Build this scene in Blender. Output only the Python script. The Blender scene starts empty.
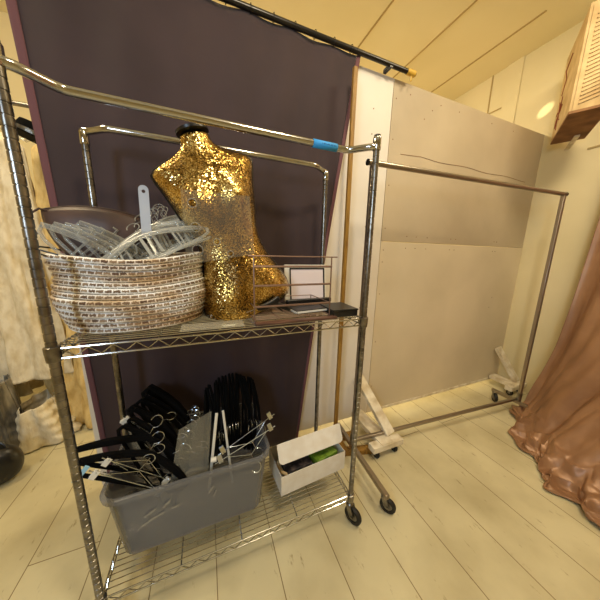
import bpy, bmesh, math, random
from mathutils import Vector, Matrix, noise
random.seed(7)
S = bpy.context.scene
PI = math.pi

# ------------------------------------------------------------ camera
YAW, PITCH, ROLL, FPX = 0.3820, 0.1925, 0.0205, 233.94
fw = Vector((math.sin(YAW)*math.cos(PITCH), math.cos(YAW)*math.cos(PITCH), -math.sin(PITCH)))
rt = Vector((math.cos(YAW), -math.sin(YAW), 0)); up = rt.cross(fw)
rt2 = rt*math.cos(ROLL)+up*math.sin(ROLL); up2 = -rt*math.sin(ROLL)+up*math.cos(ROLL)
cd = bpy.data.cameras.new('camera'); cam = bpy.data.objects.new('camera', cd); S.collection.objects.link(cam)
cd.sensor_width = 36; cd.lens = FPX*36/600; cd.clip_start = .02
m = Matrix((rt2, up2, -fw)).transposed().to_4x4(); m.translation = (.4154, -.8332, 1.3945)
cam.matrix_world = m; S.camera = cam

# ------------------------------------------------------------ world, lights, exposure
S.view_settings.view_transform = 'Standard'; S.view_settings.look = 'None'
S.view_settings.gamma = 1; S.view_settings.exposure = 0.0
W = bpy.data.worlds.new('world'); S.world = W; W.use_nodes = True
W.node_tree.nodes['Background'].inputs[0].default_value = (1, .86, .62, 1)
W.node_tree.nodes['Background'].inputs[1].default_value = .12

def area(name, loc, target, size, power, col, sizey=None):
    d = bpy.data.lights.new(name, 'AREA'); d.energy = power; d.color = col; d.size = size
    if sizey: d.shape = 'RECTANGLE'; d.size_y = sizey
    o = bpy.data.objects.new(name, d); S.collection.objects.link(o); o.location = loc
    o.rotation_euler = (Vector(target)-Vector(loc)).to_track_quat('-Z', 'Y').to_euler(); return o
area('ceiling_lamp_light', (.9, -1.0, 3.25), (1.2, .6, 1.0), .30, 26, (1, .84, .60))
area('ceiling_lamp_light', (2.3, -.6, 3.25), (2.3, .0, 0), .5, 26, (1, .84, .56))
area('ceiling_lamp_light', (1.6, 1.6, 3.30), (2.2, 1.4, 0), .5, 34, (1, .86, .60))
area('added_gap_glow', (2.3, 1.9, .5), (2.3, .6, 0), .3, 14, (1, .84, .5))  # unseen low light added so the gap under the partition glows
area('ceiling_lamp_light', (-.9, .55, 3.25), (-.7, 1.3, .6), .4, 26, (1, .82, .52))
area('daylight', (-.9, -1.9, 2.0), (1.1, .6, 1.7), .5, 28, (.66, .83, 1), .6)
def spot(loc, target, power, ang, col):  # invented narrow spots standing in for sun patches on wall and ceiling
    d = bpy.data.lights.new('added_sun_spot', 'SPOT'); d.energy = power; d.color = col
    d.spot_size = math.radians(ang); d.spot_blend = .15; d.shadow_soft_size = .01
    o = bpy.data.objects.new('added_sun_spot', d); S.collection.objects.link(o); o.location = loc
    o.rotation_euler = (Vector(target)-Vector(loc)).to_track_quat('-Z', 'Y').to_euler()
spot((1.8, 2.2, 1.5), (3.5, .67, 2.79), 420, 1.9, (1, .85, .5))
spot((2.3, 3.0, 1.4), (3.1, 1.25, 3.4), 420, 5, (1, .85, .5))

# ------------------------------------------------------------ materials
def lin(c):
    return tuple(((x/255)/12.92 if x/255 <= .04045 else ((x/255+.055)/1.055)**2.4) for x in c)
def mat(name, rgb, rough=.5, metal=0, **kw):
    M = bpy.data.materials.new(name); M.use_nodes = True; b = M.node_tree.nodes['Principled BSDF']
    b.inputs['Base Color'].default_value = (*lin(rgb), 1); b.inputs['Roughness'].default_value = rough
    b.inputs['Metallic'].default_value = metal
    for k, v in kw.items(): b.inputs[k.replace('_', ' ')].default_value = v
    return M
def nodes(M): return M.node_tree.nodes, M.node_tree.links, M.node_tree.nodes['Principled BSDF']
def noise_tint(M, scale, c1, c2, detail=4, bump=0, bscale=None, stretch=None, lo=.35, hi=.65):
    N, L, b = nodes(M)
    tc = N.new('ShaderNodeTexCoord'); mp = N.new('ShaderNodeMapping'); L.new(tc.outputs['Object'], mp.inputs[0])
    if stretch: mp.inputs['Scale'].default_value = stretch
    t = N.new('ShaderNodeTexNoise'); t.inputs['Scale'].default_value = scale; t.inputs['Detail'].default_value = detail
    L.new(mp.outputs[0], t.inputs['Vector'])
    r = N.new('ShaderNodeValToRGB'); e = r.color_ramp.elements
    e[0].position = lo; e[1].position = hi; e[0].color = (*lin(c1), 1); e[1].color = (*lin(c2), 1)
    L.new(t.outputs['Fac'], r.inputs[0]); L.new(r.outputs[0], b.inputs['Base Color'])
    if bump:
        t2 = N.new('ShaderNodeTexNoise'); t2.inputs['Scale'].default_value = bscale or scale*3; t2.inputs['Detail'].default_value = 5
        L.new(mp.outputs[0], t2.inputs['Vector'])
        bp = N.new('ShaderNodeBump'); bp.inputs['Strength'].default_value = bump; bp.inputs['Distance'].default_value = .01
        L.new(t2.outputs['Fac'], bp.inputs['Height']); L.new(bp.outputs[0], b.inputs['Normal'])
    return M
chrome = mat('chrome', (186, 186, 184), .13, 1)
steel = mat('hook_steel', (205, 216, 230), .2, 1)
chrome_dull = mat('worn_chrome', (175, 165, 150), .3, 1)
noise_tint(chrome_dull, 25, (112, 108, 102), (150, 146, 140))
bronze_wire = mat('bronze_wire', (150, 125, 115), .35, .85)
steel_pipe = mat('brushed_pipe', (158, 148, 136), .3, .95)
blackmetal = mat('black_metal', (14, 13, 14), .3)
rubber = mat('rubber', (22, 21, 20), .6)
velvet = mat('black_velvet', (5, 5, 6), 1, 0, Specular_IOR_Level=.15)
plastic_black = mat('black_plastic', (17, 16, 17), .35)
white_plastic = mat('white_plastic', (225, 222, 212), .4)
board_white = noise_tint(mat('partition_paint', (226, 218, 205), .6), 1.5, (222, 212, 198), (232, 226, 216), bump=.06, bscale=30)
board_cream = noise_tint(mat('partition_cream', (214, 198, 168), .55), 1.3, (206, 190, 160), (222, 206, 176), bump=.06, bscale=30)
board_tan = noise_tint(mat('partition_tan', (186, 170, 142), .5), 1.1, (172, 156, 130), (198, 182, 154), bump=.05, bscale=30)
foot_paint = noise_tint(mat('foot_paint', (228, 216, 190), .6), 14, (205, 188, 155), (238, 228, 206))
wallm = noise_tint(mat('wall_paint', (225, 205, 150), .7), 1.2, (222, 208, 164), (232, 218, 178), bump=.08, bscale=16)
ceilm = noise_tint(mat('ceiling_paint', (238, 226, 188), .7), 1.2, (234, 222, 184), (242, 230, 196))
woody = noise_tint(mat('raw_wood', (148, 110, 40), .5), 9, (126, 90, 32), (164, 124, 52), stretch=(8, 8, 1), bump=.1)
brownwood = noise_tint(mat('brown_wood', (92, 62, 50), .45), 14, (74, 48, 38), (108, 76, 60), stretch=(1, 8, 8))
cardboard = noise_tint(mat('cardboard', (198, 172, 124), .8), 8, (182, 152, 104), (212, 186, 138), bump=.1)
kraft_dark = noise_tint(mat('stained_cardboard', (130, 92, 56), .8), 9, (110, 74, 44), (150, 108, 68))
whitecard = noise_tint(mat('white_card', (232, 226, 214), .65), 20, (228, 220, 206), (236, 231, 221))
bluetape = mat('blue_tape', (52, 158, 232), .6)
paleblue = mat('pale_blue_plastic', (150, 200, 228), .4)
ink = mat('ink', (25, 80, 150), .6)
whiteink = mat('white_ink', (238, 232, 205), .5)
yellowtape = mat('yellow_tape', (205, 165, 60), .55)
green = noise_tint(mat('green_pack', (96, 130, 28), .5), 30, (70, 104, 20), (120, 152, 44))
darkpack = noise_tint(mat('dark_pack', (38, 36, 42), .45), 35, (25, 24, 30), (80, 68, 66), lo=.5, hi=.62)
leather = noise_tint(mat('brown_leather', (70, 50, 44), .45), 10, (60, 42, 38), (82, 60, 52), bump=.05)
glass_white = mat('photo_paper', (226, 214, 218), .4)

# floor: painted boards running away from the camera
floorm = mat('painted_boards', (214, 196, 152), .42)
N, L, b = nodes(floorm)
tc = N.new('ShaderNodeTexCoord'); mp = N.new('ShaderNodeMapping'); mp.inputs['Rotation'].default_value = (0, 0, PI/2)
mp.inputs['Location'].default_value = (.35, .135, 0)
L.new(tc.outputs['Object'], mp.inputs[0])
br = N.new('ShaderNodeTexBrick'); br.offset = .37; br.inputs['Scale'].default_value = 1
br.inputs['Brick Width'].default_value = 2.1; br.inputs['Row Height'].default_value = .262
br.inputs['Mortar Size'].default_value = .0022; br.inputs['Mortar Smooth'].default_value = .2
br.inputs['Color1'].default_value = (1, 1, 1, 1); br.inputs['Color2'].default_value = (.93, .92, .9, 1); br.inputs['Mortar'].default_value = (.34, .26, .17, 1)
L.new(mp.outputs[0], br.inputs['Vector'])
nz = N.new('ShaderNodeTexNoise'); nz.inputs['Scale'].default_value = 2.6; nz.inputs['Detail'].default_value = 7
L.new(tc.outputs['Object'], nz.inputs['Vector'])
rp = N.new('ShaderNodeValToRGB'); e = rp.color_ramp.elements; e[0].position = .3; e[1].position = .62
e[0].color = (*lin((190, 178, 140)), 1); e[1].color = (*lin((220, 210, 172)), 1); L.new(nz.outputs['Fac'], rp.inputs[0])
# worn spots
mp2 = N.new('ShaderNodeMapping'); mp2.inputs['Scale'].default_value = (3.2, 1, 1); L.new(tc.outputs['Object'], mp2.inputs[0])
n2 = N.new('ShaderNodeTexNoise'); n2.inputs['Scale'].default_value = 9; n2.inputs['Detail'].default_value = 6; n2.inputs['Roughness'].default_value = .7
L.new(mp2.outputs[0], n2.inputs['Vector'])
r2 = N.new('ShaderNodeValToRGB'); e = r2.color_ramp.elements; e[0].position = .61; e[1].position = .74
e[0].color = (1, 1, 1, 1); e[1].color = (.42, .33, .22, 1); L.new(n2.outputs['Fac'], r2.inputs[0])
def mul(N, L, a, b_):
    x = N.new('ShaderNodeMix'); x.data_type = 'RGBA'; x.blend_type = 'MULTIPLY'; x.inputs[0].default_value = 1
    L.new(a, x.inputs[6]); L.new(b_, x.inputs[7]); return x.outputs[2]
o = mul(N, L, rp.outputs[0], br.outputs['Color']); o = mul(N, L, o, r2.outputs[0]); L.new(o, b.inputs['Base Color'])
bp = N.new('ShaderNodeBump'); bp.inputs['Strength'].default_value = .25; bp.inputs['Distance'].default_value = .01
L.new(nz.outputs['Fac'], bp.inputs['Height']); L.new(bp.outputs[0], b.inputs['Normal'])

# sequins
seq = mat('gold_sequins', (220, 160, 40), .22, 1)
N, L, b = nodes(seq)
tc = N.new('ShaderNodeTexCoord')
v = N.new('ShaderNodeTexVoronoi'); v.inputs['Scale'].default_value = 300; L.new(tc.outputs['Object'], v.inputs['Vector'])
big = N.new('ShaderNodeTexNoise'); big.inputs['Scale'].default_value = 7; big.inputs['Detail'].default_value = 5; L.new(tc.outputs['Object'], big.inputs['Vector'])
sep = N.new('ShaderNodeSeparateColor'); L.new(v.outputs['Color'], sep.inputs[0])
ad = N.new('ShaderNodeMath'); ad.operation = 'MULTIPLY_ADD'; ad.inputs[1].default_value = .40; L.new(sep.outputs[0], ad.inputs[0]); L.new(big.outputs['Fac'], ad.inputs[2])
rp = N.new('ShaderNodeValToRGB'); e = rp.color_ramp.elements; e[0].position = .52; e[1].position = .98
e[0].color = (*lin((84, 64, 36)), 1); e[1].color = (*lin((248, 226, 158)), 1)
x = e.new(.76); x.color = (*lin((186, 148, 74)), 1)
L.new(ad.outputs[0], rp.inputs[0]); L.new(rp.outputs[0], b.inputs['Base Color'])
geo = N.new('ShaderNodeNewGeometry')
vm = N.new('ShaderNodeVectorMath'); vm.operation = 'MULTIPLY_ADD'; vm.inputs[1].default_value = (.42, .42, .42)
L.new(v.outputs['Color'], vm.inputs[0]); L.new(geo.outputs['Normal'], vm.inputs[2])
vs = N.new('ShaderNodeVectorMath'); vs.operation = 'SUBTRACT'; vs.inputs[1].default_value = (.21, .21, .21); L.new(vm.outputs[0], vs.inputs[0])
vn = N.new('ShaderNodeVectorMath'); vn.operation = 'NORMALIZE'; L.new(vs.outputs[0], vn.inputs[0]); L.new(vn.outputs[0], b.inputs['Normal'])

# purple curtain, satin, lace
curtm = noise_tint(mat('plum_cloth', (54, 38, 42), .8, 0, Sheen_Weight=.12), 3, (49, 34, 38), (58, 42, 46), bump=.12, bscale=9)
hemm = mat('pink_hem', (104, 66, 72), .8)
satin = noise_tint(mat('bronze_satin', (154, 114, 84), .36, .2), 5, (142, 104, 76), (164, 124, 92), bump=.10, bscale=14)
def lace(name, c1, c2):
    M = mat(name, c2, .8); noise_tint(M, 26, c1, c2, 6, bump=.8, bscale=34, stretch=(1, 1, .45), lo=.30, hi=.60); return M
lace_w = lace('ivory_lace', (206, 190, 156), (232, 222, 198))
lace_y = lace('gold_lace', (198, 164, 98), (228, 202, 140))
greyfoil = noise_tint(mat('grey_garment_bag', (120, 116, 108), .3, .5), 6, (84, 80, 74), (150, 146, 136), bump=.6, bscale=12, stretch=(3, 3, 1))

def seethrough(name, rgb, base, edge, rough=.1, metal=0):
    M = mat(name, rgb, rough, metal); N, L, b = nodes(M)
    tr = N.new('ShaderNodeBsdfTransparent'); tr.inputs[0].default_value = (.97, .97, .96, 1)
    mx = N.new('ShaderNodeMixShader'); lw = N.new('ShaderNodeLayerWeight'); lw.inputs[0].default_value = .5
    mr = N.new('ShaderNodeMapRange'); mr.inputs[3].default_value = base; mr.inputs[4].default_value = edge
    L.new(lw.outputs['Facing'], mr.inputs[0]); L.new(mr.outputs[0], mx.inputs[0])
    L.new(tr.outputs[0], mx.inputs[1]); L.new(b.outputs[0], mx.inputs[2])
    L.new(mx.outputs[0], N['Material Output'].inputs['Surface']); return M
totem = seethrough('frosted_plastic', (126, 127, 131), .38, .9, .22)
milky = seethrough('milky_plastic', (214, 222, 236), .6, .95, .2)
clear = seethrough('clear_plastic', (190, 190, 182), .14, 1.0, .06)
acryl = seethrough('clear_acrylic', (200, 195, 178), .06, .5, .05)

# woven basket: white lashing over brown rushes (uses the coil UVs)
basketm = mat('woven_rush', (140, 112, 80), .7)
N, L, b = nodes(basketm)
uv = N.new('ShaderNodeUVMap'); uv.uv_map = 'UVMap'
wn = N.new('ShaderNodeTexNoise'); wn.inputs['Scale'].default_value = 3; L.new(uv.outputs[0], wn.inputs['Vector'])
wm = N.new('ShaderNodeVectorMath'); wm.operation = 'MULTIPLY_ADD'; wm.inputs[1].default_value = (.35, .35, 0)
L.new(wn.outputs['Color'], wm.inputs[0]); L.new(uv.outputs[0], wm.inputs[2])
br = N.new('ShaderNodeTexBrick'); br.inputs['Scale'].default_value = 1; br.inputs['Brick Width'].default_value = 1.5; br.inputs['Row Height'].default_value = .5
br.inputs['Mortar Size'].default_value = .125; br.inputs['Mortar Smooth'].default_value = .12
br.inputs['Color1'].default_value = (*lin((98, 72, 48)), 1); br.inputs['Color2'].default_value = (*lin((160, 138, 112)), 1); br.inputs['Mortar'].default_value = (*lin((246, 244, 240)), 1)
L.new(wm.outputs[0], br.inputs['Vector'])
otc = N.new('ShaderNodeTexCoord'); om = N.new('ShaderNodeMapping'); om.inputs['Scale'].default_value = (1, 1, 2.6); L.new(otc.outputs['Object'], om.inputs[0])
on = N.new('ShaderNodeTexNoise'); on.inputs['Scale'].default_value = 7; on.inputs['Detail'].default_value = 4; L.new(om.outputs[0], on.inputs['Vector'])
orr = N.new('ShaderNodeValToRGB'); e = orr.color_ramp.elements; e[0].position = .44; e[1].position = .62
e[0].color = (1, 1, 1, 1); e[1].color = (.66, .50, .32, 1); L.new(on.outputs['Fac'], orr.inputs[0])
L.new(mul(N, L, br.outputs['Color'], orr.outputs[0]), b.inputs['Base Color'])
bp = N.new('ShaderNodeBump'); bp.inputs['Strength'].default_value = .7; bp.inputs['Distance'].default_value = .004
L.new(br.outputs['Fac'], bp.inputs['Height']); L.new(bp.outputs[0], b.inputs['Normal'])

# ------------------------------------------------------------ mesh helpers
class MB:
    def __init__(s): s.v = []; s.f = []; s.uv = None
    def add(s, vs, fs):
        n = len(s.v); s.v += [Vector(p) for p in vs]; s.f += [tuple(i+n for i in f) for f in fs]; return s
    def box(s, c, size, mtx=None):
        hx, hy, hz = [q/2 for q in size]; c = Vector(c)
        vs = [Vector((x, y, z)) for x in (-hx, hx) for y in (-hy, hy) for z in (-hz, hz)]
        vs = [(mtx @ p if mtx else p)+c for p in vs]
        return s.add(vs, [(0, 1, 3, 2), (4, 6, 7, 5), (0, 4, 5, 1), (2, 3, 7, 6), (0, 2, 6, 4), (1, 5, 7, 3)])
    def span(s, a, b):
        a = Vector(a); b = Vector(b); return s.box((a+b)/2, [abs(q) for q in (b-a)])
    def tube(s, pts, r, n=8, closed=False, flat=None, cap=True):
        pts = [Vector(p) for p in pts]; k = len(pts); rs = r if isinstance(r, (list, tuple)) else [r]*k
        vs = []; prev = None
        for i in range(k):
            if closed: t = pts[(i+1) % k]-pts[i-1]
            else: t = pts[min(i+1, k-1)]-pts[max(i-1, 0)]
            t.normalize()
            if prev is None:
                a = Vector((0, 0, 1)) if abs(t.z) < .9 else Vector((1, 0, 0))
                prev = t.cross(a).normalized()
            prev = (prev-t*prev.dot(t)).normalized(); q = t.cross(prev)
            for j in range(n):
                an = 2*PI*j/n; p = (prev*math.cos(an)+q*math.sin(an))*rs[i]
                if flat: p = p-flat[0]*(p.dot(flat[0])*(1-flat[1]))
                vs.append(pts[i]+p)
        fs = []
        for i in range(k if closed else k-1):
            for j in range(n):
                a = i*n+j; b = i*n+(j+1) % n; c = ((i+1) % k)*n+(j+1) % n; d = ((i+1) % k)*n+j
                fs.append((a, b, c, d))
        if not closed and cap: fs += [tuple(range(n))[::-1], tuple((k-1)*n+j for j in range(n))]
        return s.add(vs, fs)
    def lathe(s, prof, o=(0, 0, 0), n=24, mtx=None):
        vs = []; o = Vector(o)
        for r, z in prof:
            for j in range(n):
                p = Vector((r*math.cos(2*PI*j/n), r*math.sin(2*PI*j/n), z)); vs.append((mtx @ p if mtx else p)+o)
        fs = []
        for i in range(len(prof)-1):
            for j in range(n): fs.append((i*n+j, i*n+(j+1) % n, (i+1)*n+(j+1) % n, (i+1)*n+j))
        fs += [tuple(range(n))[::-1], tuple((len(prof)-1)*n+j for j in range(n))]
        return s.add(vs, fs)
    def grid(s, fn, nu, nv):
        vs = [fn(i/nu, j/nv) for j in range(nv+1) for i in range(nu+1)]; w = nu+1
        return s.add(vs, [(j*w+i, j*w+i+1, (j+1)*w+i+1, (j+1)*w+i) for j in range(nv) for i in range(nu)])
    def xf(s, M): s.v = [M @ p for p in s.v]; return s
    def build(s, name, m, parent=None, smooth=True, bevel=0, solid=0, solidoff=0, sub=0):
        me = bpy.data.meshes.new(name); me.from_pydata([tuple(p) for p in s.v], [], s.f); me.update()
        bm = bmesh.new(); bm.from_mesh(me); bmesh.ops.recalc_face_normals(bm, faces=bm.faces); bm.to_mesh(me); bm.free()
        me.materials.append(m)
        if smooth:
            me.polygons.foreach_set('use_smooth', [True]*len(me.polygons))
            try: me.set_sharp_from_angle(angle=math.radians(40))
            except Exception: pass
        o = bpy.data.objects.new(name, me); S.collection.objects.link(o)
        if parent: o.parent = parent; o.matrix_parent_inverse = Matrix.Identity(4)
        if sub: q = o.modifiers.new('s', 'SUBSURF'); q.levels = sub; q.render_levels = sub
        if solid: q = o.modifiers.new('t', 'SOLIDIFY'); q.thickness = solid; q.offset = solidoff
        if bevel: q = o.modifiers.new('b', 'BEVEL'); q.width = bevel; q.segments = 2; q.limit_method = 'ANGLE'
        return o
def empty(name, loc=(0, 0, 0), M=None):
    o = bpy.data.objects.new(name, None); S.collection.objects.link(o); o.empty_display_size = .05
    if M is not None: o.matrix_world = M
    else: o.location = loc
    return o
def tag(o, label, cat, group=None):
    o['label'] = label; o['category'] = cat
    if group: o['group'] = group
    return o
def struct(o): o['kind'] = 'structure'; return o
def dup(root, M, label=None, cat=None):
    r = root.copy(); S.collection.objects.link(r); r.matrix_world = M
    if label: r['label'] = label
    for ch in [c for c in S.objects if c.parent == root]:
        c = ch.copy(); S.collection.objects.link(c); c.parent = r
        for g in [q for q in S.objects if q.parent == ch]:
            d = g.copy(); S.collection.objects.link(d); d.parent = c
    return r
def frame(loc, x, z):
    """matrix whose local X and Z point along x and z"""
    x = Vector(x).normalized(); z = Vector(z); z = (z-x*z.dot(x)).normalized(); y = z.cross(x)
    M = Matrix((x, y, z)).transposed().to_4x4(); M.translation = loc; return M
def arc(c, r, a0, a1, n, ax, ay):
    c = Vector(c); ax = Vector(ax); ay = Vector(ay)
    return [c+ax*(r*math.cos(a0+(a1-a0)*i/n))+ay*(r*math.sin(a0+(a1-a0)*i/n)) for i in range(n+1)]
def holed(outline, holes, th, name, m, parent=None):
    """flat plate (XZ plane) with real holes, from a 2D curve"""
    cu = bpy.data.curves.new(name, 'CURVE'); cu.dimensions = '2D'; cu.fill_mode = 'BOTH'; cu.extrude = th/2
    def sp(pts):
        q = cu.splines.new('POLY'); q.points.add(len(pts)-1); q.use_cyclic_u = True
        for i, p in enumerate(pts): q.points[i].co = (p[0], p[1], 0, 1)
    sp(outline)
    for cx, cy, r in holes: sp([(cx+r*math.cos(2*PI*i/16), cy+r*math.sin(2*PI*i/16)) for i in range(16)])
    t = bpy.data.objects.new('t', cu); S.collection.objects.link(t)
    me = bpy.data.meshes.new_from_object(t.evaluated_get(bpy.context.evaluated_depsgraph_get()))
    bpy.data.objects.remove(t); me.transform(Matrix.Rotation(PI/2, 4, 'X')); me.materials.clear(); me.materials.append(m)
    o = bpy.data.objects.new(name, me); S.collection.objects.link(o); me.name = name
    if parent: o.parent = parent
    return o

# ------------------------------------------------------------ room
RX = 3.5
struct(MB().span((-2.5, -3.2, -.1), (RX+.1, 2.5, 0)).build('floor', floorm, smooth=False))
struct(MB().span((-2.5, -3.2, 3.39), (RX+.1, 2.5, 3.5)).build('ceiling', ceilm, smooth=False))
struct(MB().span((-2.5, 2.4, 0), (RX, 2.5, 3.39)).build('wall_back', wallm, smooth=False))
struct(MB().span((RX, -3.2, 0), (RX+.1, 2.5, 3.39)).build('wall_right', wallm, smooth=False))
struct(MB().span((-2.6, -3.2, 0), (-2.5, 2.5, 3.39)).build('wall_left', wallm, smooth=False))
struct(MB().span((-2.5, -3.3, 0), (RX, -3.2, 3.39)).build('wall_front', wallm, smooth=False))
struct(MB().span((RX-.012, .92, 2.3), (RX, 1.06, 3.39)).build('trim_1', wallm, smooth=False))
b_ = MB()
for y in (1.2, 1.75): b_.span((RX-.006, y, 2.0), (RX, y+.012, 3.39))
b_.span((RX-.006, 1.06, 3.0), (RX, 2.4, 3.012))
seamm = mat('seam_shadow_gap', (176, 152, 100), .8)
struct(b_.build('trim_2', seamm, smooth=False))
b_ = MB()
for x in (1.9, 2.5, 3.1): b_.span((x, .6, 3.384), (x+.012, 2.4, 3.39))
struct(b_.build('trim_3', seamm, smooth=False))
struct(MB().span((RX-.006, -1.2, 2.32), (RX, .32, 2.335)).build('trim_4', seamm, smooth=False))

# ------------------------------------------------------------ rolling partition
PY = .63
par = tag(empty('rolling_partition', (1.65, PY, 0)), 'tall white and cream board partition on wheeled wooden feet behind both racks', 'partition')
def P(o): o.parent = par; o.matrix_parent_inverse = Matrix.Translation((-1.65, -PY, 0)); return o
P(MB().span((-.21, PY, .05), (1.648, PY+.02, 2.56)).build('left_board', board_white, smooth=False, bevel=.002))['label'] = 'white board'
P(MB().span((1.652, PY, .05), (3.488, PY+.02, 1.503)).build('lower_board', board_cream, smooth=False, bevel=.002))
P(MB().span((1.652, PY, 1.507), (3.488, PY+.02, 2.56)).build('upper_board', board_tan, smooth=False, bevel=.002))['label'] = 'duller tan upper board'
P(MB().span((-.22, PY+.021, .05), (-.13, PY+.06, 2.5)).span((1.6, PY+.021, .05), (1.69, PY+.06, 2.5)).span((3.35, PY+.021, .05), (3.44, PY+.06, 2.5)).build('stud', foot_paint, smooth=False))
P(MB().span((1.70, PY-.008, .052), (3.4, PY-.001, .075)).build('bottom_strip', foot_paint, smooth=False))
# screws and pen marks on the boards
sc = MB()
for (x, z) in [(1.68, z) for z in (.3, .7, 1.1, 1.35, 1.44, 1.6, 1.9, 2.2, 2.45)]+[(x, z) for x in (1.9, 2.0, 2.12, 2.4, 2.46, 3.0, 3.04) for z in (1.46, 1.55)]+[(x, 2.5) for x in (1.8, 2.1, 2.3, 2.7, 3.0)]+[(1.5, z) for z in (1.0, 1.6, 2.2, 2.35)]+[(1.95, 2.38), (2.02, 2.45), (3.1, .9), (3.12, 1.0)]:
    sc.lathe([(.0042, 0), (.0035, .0015)], (x, PY, z), 8, Matrix.Rotation(PI/2, 3, 'X'))
P(sc.build('screw_heads', kraft_dark))
cr = MB(); pts = [(1.76+i*.097, PY-.001, 2.126+.006*math.sin(i*1.1)-(.008 if i < 2 else 0)) for i in range(17)]
cr.tube(pts, .0016, 5); P(cr.build('scratch_line', kraft_dark))
def foot(x, y0, skew=0):
    f = P(MB().span((x-.05, y0, .075), (x+.05, PY-.015, .115)).span((x-.12, y0-.004, .065), (x+.14, y0+.06, .108)).build('foot', foot_paint, smooth=False, bevel=.003))
    mt = MB(); a = Vector((x-.02, PY-.03, .44)); b_ = Vector((x+.07, y0+.06, .12)); d = b_-a
    q = Matrix.Rotation(0, 3, 'X'); z = d.normalized(); xx = Vector((1, 0, 0)); xx = (xx-z*z.x).normalized(); yy = z.cross(xx)
    R_ = Matrix((xx, yy, z)).transposed(); mt.box((a+b_)/2, (.075, .035, d.length), R_)
    P(mt.build('brace', foot_paint, smooth=False, bevel=.003))
    for dx in (-.07, .09):
        w = P(MB().lathe([(.012, -.011), (.026, -.011), (.03, -.006), (.03, .006), (.026, .011), (.012, .011)], (x+dx, y0+.03, .03), 20, Matrix.Rotation(PI/2, 3, 'Y')).build('wheel', rubber))
        w2 = MB().box((x+dx-.014, y0+.03, .047), (.003, .02, .05)).box((x+dx+.014, y0+.03, .047), (.003, .02, .05)).box((x+dx, y0+.03, .07), (.032, .022, .004)).build('fork', chrome_dull, smooth=False)
        w2.parent = w
foot(1.53, .24); foot(3.35, .37); foot(.0, .45)

# ------------------------------------------------------------ plum curtain on its rod
rod = tag(empty('curtain_rod', (.6, .575, 2.58)), 'black curtain rod with yellow tape on its end above the partition', 'curtain rod')
r_ = MB().tube([(-1.3, 0, 0), (1.17, 0, 0)], .014, 14).build('pole', blackmetal, rod)
MB().tube([(1.10, 0, 0), (1.165, 0, 0)], .0175, 14).build('tape_band', yellowtape, rod)['label'] = 'yellow tape'
MB().tube([(1.14, 0, -.045), (1.14, .0, .02), (1.155, .02, .035)], .006, 6).build('tape_tail', yellowtape, rod)
for x in (-1.0, .95): MB().span((x, .012, -.02), (x+.02, .05, .0)).span((x, -.016, -.022), (x+.02, .05, -.015)).build('bracket', blackmetal, rod, smooth=False)
cur = empty('curtain', (.6, .575, 2.58)); tag(cur, 'dark plum cloth curtain with pinkish side hems behind the wire rack', 'curtain')
def curt(u, v, off=0):
    z = 2.57-v*2.54
    l = -.245+.09*v; r = 1.345-.36*v-.02*math.sin(v*PI)
    x = l+(r-l)*u
    y = .590+.010*math.sin(u*17+v*1.5)*(.4+.6*v)+.006*math.sin(u*41+2*math.sin(v*4))*(1-.4*v)-.012*v+off
    return Vector((x-.6, y-.575, z-2.58))
MB().grid(lambda u, v: curt(.018+u*.966, v), 160, 60).build('cloth', curtm, cur, solid=.002)
for u0, u1 in ((0, .020), (.984, 1)):
    MB().grid(lambda u, v: curt(u0+(u1-u0)*u, v, -.002), 3, 60).build('hem', hemm, cur, solid=.003)['label'] = 'pinkish hem'
for k in range(14):
    x = -.85+k*.117; MB().tube(arc((x, 0, 0), .019, 0, 2*PI, 14, (0, 1, 0), (0, 0, 1)), .002, 5).build('ring', blackmetal, cur)

# wooden pole with its floor frame
pole = tag(empty('wooden_pole', (1.26, .50, 0)), 'yellowish wooden pole standing between plum curtain and chrome rack post', 'pole')
MB().box((0, 0, 1.22), (.026, .02, 2.44)).build('upright', woody, pole, smooth=False, bevel=.002)
MB().box((.06, -.14, .0175), (.30, .05, .035), Matrix.Rotation(-.25, 3, 'Z')).build('floor_rail', woody, pole, smooth=False, bevel=.002)
MB().box((.04, .0, .0175), (.26, .05, .035), Matrix.Rotation(-.1, 3, 'Z')).build('floor_rail', woody, pole, smooth=False, bevel=.002)
MB().box((.0, -.066, .05), (.04, .20, .028), Matrix.Rotation(-.1, 3, 'Z')).build('cross_rail', woody, pole, smooth=False)

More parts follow.
